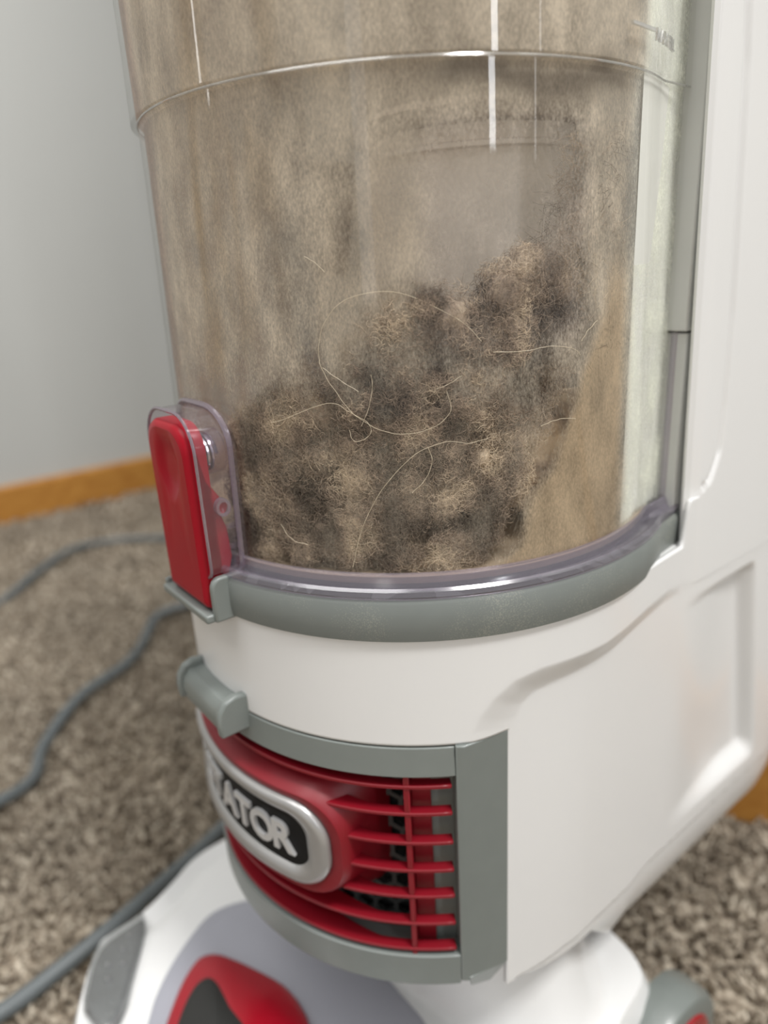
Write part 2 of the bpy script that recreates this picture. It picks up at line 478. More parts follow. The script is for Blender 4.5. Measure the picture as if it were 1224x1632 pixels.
# ---- grey vent frame
m = MB()
m.arc(0.083, 0.0950, -55.4, 55.4, 0.2283, 0.2388, 64, 0.083, 0.0942)
m.arc(0.083, 0.0952, -55.4, 55.4, 0.1395, 0.1528, 64)
for sgn in (-1, 1):
    pp = [cyl(0.0800, sgn * 55.4, 0)[:2], cyl(0.0951, sgn * 55.4, 0)[:2], cyl(0.0954, sgn * 57.0, 0)[:2], cyl(0.0908, sgn * 66.8, 0)[:2], cyl(0.084, sgn * 66.8, 0)[:2]]
    m.prism(pp, lambda x, y: (x, y, 0.1405), lambda x, y: (x, y, 0.2394))
    # slanting foot of the chamfer
    q = [cyl(0.0958, sgn * 57.0, .1425), cyl(0.0908, sgn * 66.8, .1405), cyl(0.0905, sgn * 62.5, .1325), cyl(0.0945, sgn * 57.5, .1370)]
    qi = [cyl(0.086, sgn * 57.0, .1425), cyl(0.084, sgn * 66.8, .1405), cyl(0.084, sgn * 62.5, .1325), cyl(0.086, sgn * 57.5, .1370)]
    m.add(q + qi, [(0, 1, 2, 3), (4, 5, 6, 7), (0, 1, 5, 4), (1, 2, 6, 5), (2, 3, 7, 6), (3, 0, 4, 7)])
frame = m.build('vent_frame', M_gray, V, bevel=0.0004)
for sgn in (-1, 1):
    MB().arc(0.083, 0.0868, sgn * 49.5, sgn * 56, 0.15, 0.23, 8).build('vent_back_panel', M_gray, frame)
MB().arc(0.0735, 0.0745, -58, 58, 0.135, 0.236, 40).build('filter_foam', M_dark, V)
MB().arc(0.0735, 0.086, -58, 58, 0.2355, 0.2385, 40).build('vent_cavity_roof', M_dark, frame)
MB().arc(0.0735, 0.086, -58, 58, 0.136, 0.1395, 40).build('vent_cavity_floor', M_dark, frame)
m = MB()
hx = 0.0078; hs_ = 0.0045
for row in range(-7, 8):
    for col in range(-12, 13):
        cxx = (col + (row % 2) * .5) * hx; czz = 0.19 + row * hx * .866
        if abs(cxx) > 0.072 or abs(czz - .19) > .043: continue
        for k in range(3):
            a0, a1 = math.pi / 6 + k * math.pi / 3, math.pi / 6 + (k + 1) * math.pi / 3
            p = [(cxx + hs_ * math.cos(a), czz + hs_ * math.sin(a)) for a in (a0, a1)]
            dx, dz = p[1][0] - p[0][0], p[1][1] - p[0][1]; L = math.hypot(dx, dz); nx, nz = -dz / L * .0008, dx / L * .0008
            quad = [(p[0][0] - nx, p[0][1] - nz), (p[1][0] - nx, p[1][1] - nz), (p[1][0] + nx, p[1][1] + nz), (p[0][0] + nx, p[0][1] + nz)]
            m.prism(quad, lambda x, z: cyl(0.0765, math.degrees(x / .078), z), lambda x, z: cyl(0.0785, math.degrees(x / .078), z))
fs_ = m.build('filter_screen', M_screen, V, smooth=False)
tag(fs_, kind='stuff')

# ---- red grille
grille = MB()
# surround of the badge: rounded rectangle, flaring back into the cavity
def wrapped(levels, cz, n=8, cap_last=False, rref=0.096):
    rings = []
    for (a, b, r, Rr) in levels:
        rings.append([cyl(Rr, math.degrees(x / rref), cz + y) for (x, y) in rrect(a, b, r, n)])
    mm = MB().grid(len(rings), len(rings[0]), lambda i, j: rings[i][j], cv=True)
    return mm, rings
mm, _ = wrapped([(.0670, .0320, .0200, .0775), (.0600, .0255, .0185, .0870), (.0567, .0224, .0170, .0925), (.0553, .0212, .0165, .0955), (.0540, .0203, .0155, .0966), (.0515, .0185, .015, .0966), (.0495, .0170, .014, .0955), (.0480, .0160, .013, .0940)], 0.1950)
g = mm.build('badge_surround', M_redvent, V)
SLZ = [0.2238, 0.2132, 0.2014, 0.1899, 0.1787, 0.1667, 0.1550]
for i, z in enumerate(SLZ):
    spans = [(-54.6, 54.6)] if i in (0, 1, 5, 6) else [(31, 54.6), (-54.6, -31)]
    for (a, b) in spans:
        s_o = MB().arcv(lambda t: interp(abs(t), [16, 38], [0.0820, 0.0904]), 0.0943, a, b, z - 0.0007, z + 0.0007, 60 if len(spans) == 1 else 20).build('slat', M_redvent, V, bevel=0.0003, seg=1)
for sgn in (-1, 1):
    rm = MB()
    rm.arc(0.0865, 0.0940, sgn * 45.2, sgn * 46.4, 0.1475, 0.2284, 4)
    rm.arc(0.0865, 0.0885, sgn * 46.4, sgn * 50.6, 0.1510, 0.2284, 6)
    rm.build('rib', M_redvent, V, bevel=0.0003, seg=1)
# red deck sweeping from the top slat to the badge
m = MB()
def deck(i, j):
    t = -38 + 76 * i / 40
    k = j / 8
    return cyl(0.0928 - 0.0115 * k, t, 0.2222 - 0.0085 * k)
# ---- badge: silver ring, black plate, letters
mm, _ = wrapped([(.0497, .0176, .0145, .0950), (.0497, .0176, .0145, .0972), (.0488, .0168, .0138, .0983), (.0470, .0155, .012, .0987), (.0440, .0135, .0100, .0983), (.0415, .0120, .0085, .0974), (.0408, .0114, .0080, .0958)], 0.1952, 10)
ring = mm.build('badge_ring', M_silver, V, sharp=60)
mm, rg = wrapped([(.0415, .0120, .0085, .0955), (.0415, .0120, .0085, .0962)], 0.1952, 10)
plate_m = MB()
def plate_fn(i, j):
    x = -.041 + .082 * i / 60
    e = .0119 if abs(x) < .033 else .0035 + math.sqrt(max(0, .0085 ** 2 - (abs(x) - .033) ** 2))
    return cyl(.0963, math.degrees(x / .096), .1952 + e * (-1 + 2 * j / 6))
plate = plate_m.grid(61, 7, plate_fn).build('badge_plate', M_black, V)

def text_mesh(body_, size, extrude, offset, xs=1.0):
    cu = bpy.data.curves.new('t', 'FONT')
    cu.body = body_; cu.size = size; cu.extrude = extrude; cu.offset = offset
    cu.align_x = 'CENTER'; cu.align_y = 'CENTER'; cu.resolution_u = 4
    ob = bpy.data.objects.new('t', cu); sc.collection.objects.link(ob)
    dg = bpy.context.evaluated_depsgraph_get(); dg.update()
    me = bpy.data.meshes.new_from_object(ob.evaluated_get(dg))
    bpy.data.objects.remove(ob)
    bm = bmesh.new(); bm.from_mesh(me); bpy.data.meshes.remove(me)
    bmesh.ops.remove_doubles(bm, verts=bm.verts, dist=size * 1e-4)
    v = np.array([q.co[:] for q in bm.verts]); 
    f = [tuple(q.index for q in fa.verts) for fa in bm.faces]
    bm.free()
    mid = (v[:, :2].max(0) + v[:, :2].min(0)) / 2
    v[:, :2] -= mid
    v[:, 0] *= xs
    return v, f
for k, ch in enumerate('ROTATOR'):
    v, f = text_mesh(ch, 0.0170, 0.0007, 0.00045, 0.90)
    th = -18.6 + 37.2 * k / 6
    pts = [cyl(0.0969 + p[2], th + math.degrees(p[0] / .0965), .1952 + p[1]) for p in v]
    mesh('letter', pts, f, M_letter, plate, sharp=30)

# ---- grey release clip on the top of the vent frame
def sideprism(poly, y0, y1):
    return MB().prism(poly, lambda x, z: (x, y0, z), lambda x, z: (x, y1, z))
cap = [(0.088, 0.2325), (0.1050, 0.2330), (0.1056, 0.2385), (0.1048, 0.2425), (0.1020, 0.2458), (0.0975, 0.2470), (0.0925, 0.2462), (0.088, 0.244)]
roll = [(0.088, 0.2330), (0.1030, 0.2325), (0.1040, 0.2375), (0.1030, 0.2415), (0.1000, 0.2440), (0.0972, 0.2436), (0.0950, 0.2440), (0.088, 0.2435)]
cl = sideprism(roll, -0.0165, 0.0145).build('release_clip', M_gray, V, bevel=0.0006)
sideprism(cap, 0.0142, 0.0175).build('clip_cheek', M_gray, cl, bevel=0.0010, seg=3)
sideprism(cap, -0.0185, -0.0155).build('clip_cheek', M_gray, cl, bevel=0.0010, seg=3)

# ---- grey band carrying the bin, with a tray under the latch
def band_path(R, n=80, back=(-0.073, 0.0790)):
    pts = []
    for i in range(n):
        t = -113 + 226 * i / (n - 1); pts.append((R * math.cos(R_(t)), R * math.sin(R_(t))))
    return [(back[0], -back[1])] + pts + [back]
def strip(levels, name, mat, parent=V, **k):
    """levels: (R, z, back) closed section swept along the D"""
    paths = [band_path(R, back=b) for (R, z, b) in levels]
    return MB().grid(len(paths[0]), len(levels), lambda i, j: (*paths[j][i], levels[j][1]), cv=True, cap0=True, cap1=True).build(name, mat, parent, **k)
BK = (-0.060, 0.0850)
band = strip([(0.088, 0.2765, (-0.07, .075)), (0.0952, 0.2765, BK), (0.0958, 0.2800, BK), (0.0957, 0.2885, BK), (0.0945, 0.2899, (-.060, .0840)), (0.088, 0.2899, (-0.07, .075))], 'bin_band', M_graydust, bevel=0.0)
m = MB()
m.box(0.088, 0.1065, -0.0185, 0.0172, 0.2755, 0.2785)
chk = [(0.088, 0.2756), (0.1030, 0.2756)] + [(0.0990 + 0.0040 * math.cos(t), 0.2870 + 0.0040 * math.sin(t)) for t in (0, .4, .8, 1.2, 1.57)] + [(0.088, 0.2910)]
m.prism(chk, lambda x, z: (x, 0.0160, z), lambda x, z: (x, 0.0186, z))
m.box(0.088, 0.1045, -0.0200, -0.0180, 0.2755, 0.2800)
m.build('latch_tray', M_gray, band, bevel=0.0008, seg=3)

# ---- clear rim, bin wall, dust film
BB = (-0.058, 0.0835)
strip([(0.0885, 0.2899, BB), (0.0951, 0.2899, BB), (0.0955, 0.2908, BB), (0.0952, 0.2922, BB), (0.0943, 0.2930, BB), (0.0933, 0.2926, BB), (0.0926, 0.2914, BB), (0.0912, 0.2916, BB), (0.0906, 0.2930, (-.056, .0815)), (0.0902, 0.2952, (-.056, .0812)), (0.0889, 0.2956, (-.056, .0805))], 'bin_rim', M_rim, sharp=25)
ZS = 0.4248
def bin_R(z):
    if z > ZS: return 0.0884
    return 0.0893 + (0.0866 - 0.0893) * (z - 0.294) / (ZS - 0.294)
def bin_pt(s, z, d=0.0):
    """s in degrees; past 111 the wall runs straight back"""
    R = bin_R(z) - d
    if abs(s) <= 111: return cyl(R, s, z)
    q = (abs(s) - 111) / 20; a = cyl(R, 111, z); b = (-0.0500, 0.0795 - d)
    return (a[0] + (b[0] - a[0]) * q, math.copysign(a[1] + (b[1] - a[1]) * q, s), z)
angs = [-131 + 262 * i / 160 for i in range(161)]
zw = [0.2935 + (ZS - 0.2935) * j / 30 for j in range(31)] + [ZS + 0.0001, ZS + 0.0009] + [ZS + 0.02 * (j + 1) for j in range(7)]
binw = MB().grid(161, len(zw), lambda i, j: bin_pt(angs[i], zw[j], (-0.0004 if j in (31, 32) else 0))).build('bin_wall', M_bin, V, sharp=30)
# back of the bin: curved clear wall closing the D
m = MB()
def bin_back(i, j):
    a = -1 + 2 * i / 24; z = 0.2935 + 0.27 * j
    return (-0.054 - 0.022 * (1 - a * a) ** .5 if abs(a) < 1 else -0.054, 0.0770 * a, z)
M_back = plastic('dusty_bin_back', srgb(168, 150, 128), 0.8, var=0.15, scale=120)
m.grid(25, 2, bin_back).build('bin_back_wall', M_back, V)
MB().prism([cyl(0.0885, t, 0)[:2] for t in range(-125, 126, 5)], lambda x, y: (x, y, 0.2920), lambda x, y: (x, y, 0.2940)).build('bin_floor', M_back, V)
# seam line of the lid and side flanges
pts = [bin_pt(a, ZS, -0.0003) for a in angs]
MB().tube(pts, 0.0003, 6).build('bin_seam', M_mark, V)
for sgn in (-1, 1):
    MB().box(-0.0520, -0.0485, sgn * 0.0800 - .0012, sgn * 0.0800 + .0012, 0.2935, 0.56).build('bin_flange', M_rim, V, bevel=0.0006)

# added pale strips standing in for the white column seen through each side
M_added_strip = plastic('added_strip_white', (0.82, 0.83, 0.79), 0.5)
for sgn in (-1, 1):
    MB().grid(30, 2, lambda i, j: bin_pt(sgn * (101 + 30 * i / 29), (0.2945, 0.56)[j], 0.0030)).build('added_pale_strip', M_added_strip, V)

# film of dust clinging to the inside of the bin
film_mat, nt, p = mat_new('dust_film')
nt.nodes.remove(p)
out = nt.nodes['Material Output']
tr = nt.nodes.new('ShaderNodeBsdfTransparent')
df = nt.nodes.new('ShaderNodeBsdfDiffuse'); tl = nt.nodes.new('ShaderNodeBsdfTranslucent')
mxd = nt.nodes.new('ShaderNodeMixShader'); mxd.inputs[0].default_value = 0.45
at = nt.nodes.new('ShaderNodeAttribute'); at.attribute_name = 'film'
tc = nt.nodes.new('ShaderNodeTexCoord')
mp = nt.nodes.new('ShaderNodeMapping'); mp.inputs['Rotation'].default_value = (0.5, 0.6, 0.3); mp.inputs['Scale'].default_value = (1, 1, 0.5)
nt.links.new(tc.outputs['Object'], mp.inputs[0])
n1_ = nt.nodes.new('ShaderNodeTexNoise'); n1_.inputs['Scale'].default_value = 1700; n1_.inputs['Detail'].default_value = 5; n1_.inputs['Roughness'].default_value = 0.7
n2_ = nt.nodes.new('ShaderNodeTexNoise'); n2_.inputs['Scale'].default_value = 120; n2_.inputs['Detail'].default_value = 5
for n in (n1_, n2_): nt.links.new(mp.outputs[0], n.inputs[0])
ad = nt.nodes.new('ShaderNodeMath'); ad.operation = 'ADD'
nt.links.new(n1_.outputs['Fac'], ad.inputs[0]); nt.links.new(n2_.outputs['Fac'], ad.inputs[1])
mr = nt.nodes.new('ShaderNodeMapRange'); mr.inputs[1].default_value = .75; mr.inputs[2].default_value = 1.25; mr.inputs[3].default_value = -0.36; mr.inputs[4].default_value = 0.36; mr.clamp = False
nt.links.new(ad.outputs[0], mr.inputs[0])
# density + noise * 4 d (1-d)
om = nt.nodes.new('ShaderNodeMath'); om.operation = 'SUBTRACT'; om.inputs[0].default_value = 1.0
nt.links.new(at.outputs['Alpha'], om.inputs[1])
dd = nt.nodes.new('ShaderNodeMath'); dd.operation = 'MULTIPLY'; nt.links.new(at.outputs['Alpha'], dd.inputs[0]); nt.links.new(om.outputs[0], dd.inputs[1])
d4 = nt.nodes.new('ShaderNodeMath'); d4.operation = 'MULTIPLY'; d4.inputs[1].default_value = 4.0; nt.links.new(dd.outputs[0], d4.inputs[0])
ma = nt.nodes.new('ShaderNodeMath'); ma.operation = 'MULTIPLY_ADD'; ma.use_clamp = True
nt.links.new(mr.outputs[0], ma.inputs[0]); nt.links.new(d4.outputs[0], ma.inputs[1]); nt.links.new(at.outputs['Alpha'], ma.inputs[2])
cm = nt.nodes.new('ShaderNodeMapRange'); cm.inputs[1].default_value = .7; cm.inputs[2].default_value = 1.3; cm.inputs[3].default_value = .70; cm.inputs[4].default_value = 1.26
nt.links.new(ad.outputs[0], cm.inputs[0])
sv = nt.nodes.new('ShaderNodeVectorMath'); sv.operation = 'SCALE'
nt.links.new(at.outputs['Color'], sv.inputs[0]); nt.links.new(cm.outputs[0], sv.inputs['Scale'])
for s in (df, tl): nt.links.new(sv.outputs[0], s.inputs['Color'])
nt.links.new(df.outputs[0], mxd.inputs[1]); nt.links.new(tl.outputs[0], mxd.inputs[2])
mx = nt.nodes.new('ShaderNodeMixShader')
nt.links.new(ma.outputs[0], mx.inputs[0]); nt.links.new(tr.outputs[0], mx.inputs[1]); nt.links.new(mxd.outputs[0], mx.inputs[2])
nt.links.new(mx.outputs[0], out.inputs[0])

TAN = np.array(srgb(218, 207, 190)[:3]); BRN = np.array(srgb(152, 136, 116)[:3]); DRK = np.array(srgb(110, 100, 90)[:3]); OCH = np.array(srgb(170, 142, 100)[:3])
PINK = np.array(srgb(170, 135, 122)[:3]); PALE = np.array(srgb(190, 180, 166)[:3])
def gauss(x, c, s): return math.exp(-((x - c) / s) ** 2)
def film_at(th, z):
    """density and colour of the dust on the wall at angle th (deg) and height z"""
    nl = noise.fractal(Vector((th * .06, z * 45, 3.1)), 1.0, 2.0, 4)
    nb = noise.fractal(Vector((th * .16, z * 14, 8.4)), 1.0, 2.0, 3)    # tall streaks
    d = 0.75 + 0.05 * nl + 0.05 * nb
    d += 0.10 * ss(0.40, 0.43, z)
    col = TAN * (1 + 0.05 * nl) 
    # shroud window: thinner dust, and paler colour painted in to brighten the shroud behind
    wdw = ss(50, 58, th) * ss(88, 80, th) * ss(.352, .366, z) * ss(.417, .405, z)
    d -= 0.62 * wdw; col = col * (1 - wdw) + np.array(srgb(226, 216, 206)[:3]) * wdw
    # lower half: thinner, the lint shows through
    low = ss(0.366, 0.335, z) * ss(92, 80, th) * ss(-30, 8, th)
    d -= 0.63 * low
    # bare-ish pale patch at the left, over the lint
    d -= 0.10 * gauss(th, 24, 11) * gauss(z, 0.372, 0.018)
    # tan smear, right of a slanting edge
    edge = interp(z, [0.292, 0.30, 0.33, 0.35, 0.37, 0.40], [62, 68, 79, 86, 90, 94]) + 2.5 * nl
    sm = ss(edge - 2.0, edge + 2.5, th) * ss(0.392, 0.36, z)
    d += (0.93 - d) * sm
    col = col * (1 - sm) + np.array(srgb(206, 186, 158)[:3]) * sm
    # far right strip: bright see-through of the white column put into the colour
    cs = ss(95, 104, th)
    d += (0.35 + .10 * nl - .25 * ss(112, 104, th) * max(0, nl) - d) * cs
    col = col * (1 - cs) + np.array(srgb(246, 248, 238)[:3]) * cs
    # brown speckled patches under the seam
    bp = gauss(th, 44 + 4 * nl, 9) * gauss(z, 0.388, 0.02) + .4 * gauss(th, 20, 20) * gauss(z, 0.41, 0.018)
    col = col * (1 - .45 * min(1, bp)) + BRN * .45 * min(1, bp)
    dk = gauss(z, 0.421 + .004 * nl, 0.0035) * ss(52, 60, th) * ss(100, 92, th)
    col = col * (1 - .7 * dk) + DRK * .7 * dk; d += .15 * dk
    # ochre streaks and pink reflection tint painted in at the left
    oc = max(0, nb) * ss(45, 20, th) * .9
    col = col * (1 - min(.6, oc)) + OCH * min(.6, oc)
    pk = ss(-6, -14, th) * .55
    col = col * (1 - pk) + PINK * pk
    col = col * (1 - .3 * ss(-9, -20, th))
    # pale streak: upright reflection painted into the colour
    st = gauss(th, 43.5, 0.6 + 1.0 * ss(.385, .40, z)) * ss(0.35, 0.38, z)
    col = col * (1 - .5 * st) + PALE * .5 * st
    return max(0.03, min(0.985, d)), col
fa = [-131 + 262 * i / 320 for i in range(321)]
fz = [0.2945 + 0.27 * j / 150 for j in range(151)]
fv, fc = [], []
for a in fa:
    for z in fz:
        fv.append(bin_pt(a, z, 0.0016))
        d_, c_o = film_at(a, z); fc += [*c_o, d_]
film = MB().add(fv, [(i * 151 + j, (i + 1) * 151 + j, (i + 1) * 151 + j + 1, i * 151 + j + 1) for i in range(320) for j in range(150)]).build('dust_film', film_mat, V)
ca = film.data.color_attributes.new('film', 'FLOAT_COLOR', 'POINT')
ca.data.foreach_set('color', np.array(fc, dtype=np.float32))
tag(film, 'thin coat of tan dust inside the clear bin', kind='stuff')

# moulded fill mark
m = MB()
m.prism([(-5.2, .0004), (2.6, .0004), (2.6, -.0004), (-5.2, -.0004)], lambda t, z: bin_pt(97.5 + t, .4338 + z), lambda t, z: bin_pt(97.5 + t, .4338 + z, -.0007))
m.build('fill_line', M_mark, V)
v, f = text_mesh('MAX FILL', 0.0042, 0.0003, 0.00005)
mesh('fill_lettering', [bin_pt(106.5 + math.degrees(q[0] / .0884), .4332 + q[1], -0.0002 - q[2]) for q in v], f, M_mark, V)

# ---- inner shroud seen through the dust
SX = -0.035
MB().lathe([(0.0, 0.33), (0.030, 0.33), (0.036, 0.345), (0.0395, 0.365), (0.0402, 0.4140), (0.0415, 0.4146), (0.0415, 0.4160), (0.0402, 0.4166), (0.0402, 0.4215)], SX, 0).build('shroud', M_shroud, V)
MB().lathe([(0.0402, 0.4215), (0.0445, 0.4222), (0.0450, 0.4265), (0.0420, 0.4290), (0.0420, 0.57)], SX, 0).build('shroud_screen', M_shroudd, V)

# ---- latch at the front of the bin
def arch(a, top, bot, r, n=8):
    """outline (y, z): square bottom with small rounding, round shoulders"""
    pts = []
    for k in range(n + 1):
        t = math.pi / 2 * k / n; pts.append((a - r + r * math.cos(t), top - r + r * math.sin(t)))
    for k in range(n + 1):
        t = math.pi / 2 + math.pi / 2 * k / n; pts.append((-a + r + r * math.cos(t), top - r + r * math.sin(t)))
    pts += [(-a, bot), (a, bot)]
    return pts
def arch2(a, top, bot, r, rb, n=8):
    pts = arch(a, top, bot, r, n)[:-2]
    for k in range(n + 1):
        t = math.pi + math.pi / 2 * k / n; pts.append((-a + rb + rb * math.cos(t), bot + rb + rb * math.sin(t)))
    for k in range(n + 1):
        t = 1.5 * math.pi + math.pi / 2 * k / n; pts.append((a - rb + rb * math.cos(t), bot + rb + rb * math.sin(t)))
    return pts
A0 = arch2(0.0176, 0.3440, 0.2905, 0.0120, 0.004)
nA = len(A0)
latch = MB().grid(nA, 2, lambda i, j: ((0.0855, 0.1008)[j], A0[i][0] * (1.04, 1.0)[j], A0[i][1]), cu=True).build('latch_housing', M_case, V, sharp=60)
def xl(pts, x): return [(x, y, z) for (y, z) in pts] + [(x, *pts[0])]
MB().tube(xl(A0, 0.1006), 0.00065, 6, caps=False).build('housing_rim', M_caserim, latch)
bp = [(bin_pt(math.degrees(y * 1.05 / .0885), z, -0.0006)[0], y * 1.05, z + (0.001 if z > .3 else 0)) for (y, z) in A0]
MB().tube(bp + [bp[0]], 0.0010, 6, caps=False).build('housing_rim', M_caserim, latch)
# red button
B0 = arch2(0.0152, 0.3408, 0.2792, 0.0090, 0.0015)
def off_poly(P, d):
    cy0 = 0; cz0 = (P[0][1] + .279) / 2
    return [(y - math.copysign(min(abs(y), d), y), z - math.copysign(d, z - 0.31)) for (y, z) in P]
rings = [[(0.0948, y, z) for (y, z) in B0], [(0.1008, y, z) for (y, z) in B0], [(0.1026, y, z) for (y, z) in off_poly(B0, .0008)], [(0.1032, y, z) for (y, z) in off_poly(B0, .0022)]]
# front face with a finger dent
mb = MB().grid(len(rings), nA, lambda i, j: rings[i][j], cv=True, cap0=True)
F0 = off_poly(B0, .0022)
KD = 14
def dent(i, j):
    k = 1 - i / KD
    y, z = F0[j][0] * k, 0.311 + (F0[j][1] - 0.311) * k
    e = math.hypot(y / 0.0088, (z - 0.3265) / 0.0125)
    return (0.1032 - 0.0020 * ss(1.05, 0.45, e), y, z)
mb.grid(KD + 1, nA, dent, cv=True)
btn = mb.build('latch_button', M_redbtn, V, sharp=50)
m = MB()
side = [(0.0990, 0.3375), (0.0978, 0.3300), (0.0962, 0.3225), (0.0935, 0.3190), (0.0905, 0.3150), (0.0922, 0.3105), (0.0905, 0.3060), (0.0898, 0.2960), (0.0925, 0.2885), (0.0985, 0.2850), (0.1000, 0.285), (0.1000, 0.3375)]
for sgn in (1, -1):
    m.prism(side, lambda x, z: (x, sgn * .0136, z), lambda x, z: (x, sgn * .0152, z))
m.build('button_web', M_red, btn, bevel=0.0003, seg=1)
m = MB().lathe([(0.0, -.0155), (0.0013, -.0155), (0.0024, -.0163), (0.0024, .0163), (0.0013, .0155), (0.0, .0155)], org=(0.0922, 0, 0.3138), axis='y', n=20)
m.build('pivot_pin', M_red, latch)
m = MB()
m.lathe([(0.0018, .0157), (0.0030, .0157), (0.0030, .0178), (0.0018, .0178)], org=(0.0922, 0, 0.3138), axis='y', n=24)
m.build('pivot_eye', M_caserim, latch)
# spring: coil lying front to back, and the clear post it sits on
sp_pts = [(0.0900 + 0.0066 * t / 50, 0.0085 + 0.0056 * math.cos(t * .5), 0.3305 + 0.0056 * math.sin(t * .5)) for t in range(51)]
MB().tube(sp_pts, 0.0007, 6).build('spring', M_metal, latch)
MB().lathe([(0.0064, .0872), (0.0074, .0872), (0.0074, .0925), (0.0064, .0925)], org=(0, 0.0085, 0.3305), axis='x', n=24).build('spring_seat', M_case, latch)
m = MB()
m.box(0.0870, 0.0910, 0.0150, 0.0168, 0.3060, 0.3072); m.box(0.0870, 0.0905, 0.0150, 0.0168, 0.2990, 0.3002)
m.build('housing_fin', M_case, latch)

# the latch stands close against the bin
def squeeze(o, kx, kz, x0=0.0885, z0=0.2765):
    for v in o.data.vertices:
        if v.co.x > x0: v.co.x = x0 + (v.co.x - x0) * kx
        v.co.z = z0 + (v.co.z - z0) * kz
for o in list(bpy.data.objects):
    if o in (latch, btn) or o.parent in (latch, btn): squeeze(o, 0.80, 0.962)
    elif o.name == 'latch_tray': squeeze(o, 0.75, 0.97)
    elif o.name == 'release_clip' or o.parent == cl: squeeze(o, 0.88, 1.0)

# ---- rear column
def col_prof():
    pts = []
    out = [(-0.0600, 0.0840), (-0.0505, 0.0852), (-0.0470, 0.0866), (-0.0462, 0.0880), (-0.0480, 0.0895), (-0.0530, 0.0904)]
    out += [(-0.056 - 0.0035 * k, 0.0905) for k in range(24)]
    out += [(-0.140, 0.0895), (-0.152, 0.084), (-0.160, 0.072), (-0.164, 0.05), (-0.165, 0.0)]
    # refine
    fine = []
    for a, b in zip(out[:-1], out[1:]):
        n = 6
        for k in range(n): fine.append((a[0] + (b[0] - a[0]) * k / n, a[1] + (b[1] - a[1]) * k / n))
    return fine + [out[-1]]
CPR = col_prof()
CZ = [0.2615 + 0.0015 * k for k in range(132)] + [0.47 + 0.03 * k for k in range(10)]
GZ = [0.2965, 0.2979, 0.3009, 0.3102, 0.3259, 0.3577, 0.3962, 0.4304, 0.446, 0.8]
GX = [-0.0500, -0.0528, -0.0599, -0.0651, -0.0659, -0.0658, -0.0636, -0.0617, -0.0599, -0.052]
def col_pt(i, j, sgn):
    x, y = CPR[i]; z = CZ[j]
    if y > 0.088 or x < -.052:
        g = interp(z, GZ, GX)
        dgr = abs(x - g); amt = 0.0013 * ss(0.0022, 0.0002, dgr) * ss(.2965, .300, z) if x < -0.045 else 0
        # front fillet stands back a little from the rear shell
        lead = 0.0004 * ss(0.0012, -0.0012, g - x) * ss(.295, .300, z) if y > .088 else 0
        y = y - (amt if y > .08 else 0) - lead
    # lower end blends into the body
    if y > .08: y += 0.00015
    x += 0.0064 * (z - 0.362) / 0.1444 * ss(-.09, -.05, x)
    return (x, sgn * y, z)
m = MB()
npf = len(CPR)
def colfn(i, j):
    return col_pt(i, j, 1) if i < npf else col_pt(2 * npf - 2 - i, j, -1)
m.grid(2 * npf - 1, len(CZ), colfn)
m.build('rear_column', M_white, V, sharp=60)
MB().box(-0.0700, -0.0472, -0.0852, 0.0852, 0.3535, 0.72).build('column_front_panel', M_slot, V, bevel=0.0006)
MB().box(-0.0700, -0.0490, -0.0846, 0.0846, 0.285, 0.3528).build('column_front_panel', M_slot, V, bevel=0.0006)

# ---- floor head
OUT = [(.172, 0), (.171, .03), (.165, .058), (.156, .076), (.1504, .0853), (.1454, .0917), (.139, .0968), (.119, .0985), (.098, .107), (.0815, .1150), (.062, .1165), (.035, .1140), (.005, .1080), (-.022, .0995), (-.040, .0965), (-.049, .0935), (-.0545, .086), (-.0575, .074), (-.060, .05), (-.060, 0)]
OUTL = [(p.x, p.y) for p in catmull([(a, b, 0) for a, b in OUT], 4)]
OUTF = OUTL + [(x, -y) for (x, y) in OUTL[-2:0:-1]]
HC = (0.05, 0.0)
def head_z(x, y):
    z = 0.0735
    t = math.hypot(x / (0.040 if x > 0 else 0.056), y / 0.096)
    z += 0.047 * ss(1.02, 0.70, t)
    z -= 0.002 * ss(0.13, 0.17, x)
    return z
def head_fn(i, j):
    """i around, j from centre to rim, then down the side"""
    ox, oy = OUTF[i]
    if j <= 24:
        k = (j / 24) ** 0.8
        x, y = HC[0] + (ox - HC[0]) * k, HC[1] + (oy - HC[1]) * k
        e = (1 - k)
        z = max(0.0695, head_z(x, y) - 0.0035)
        z -= 0.0034 * ss(.055, .085, e) * ss(.17, .10, e) * ss(-.02, .02, x)
        z -= 0.0095 * ss(0.035, 0.0, e)
        return (x, y, z)
    q = (0.0, 0.35, 0.7, 1.0)[j - 24]
    zt = max(0.0695, head_z(ox, oy) - .0035) - 0.0095
    return (HC[0] + (ox - HC[0]) * (1 + 0.012 * math.sin(q * 3.1)), oy * (1 + 0.012 * math.sin(q * 3.1)), zt + (0.014 - zt) * q)
m = MB().grid(len(OUTF), 28, head_fn, cu=True)
m.f.append(tuple(i * 28 + 27 for i in range(len(OUTF))))
head = m.build('floor_head', M_white, V, sharp=60)

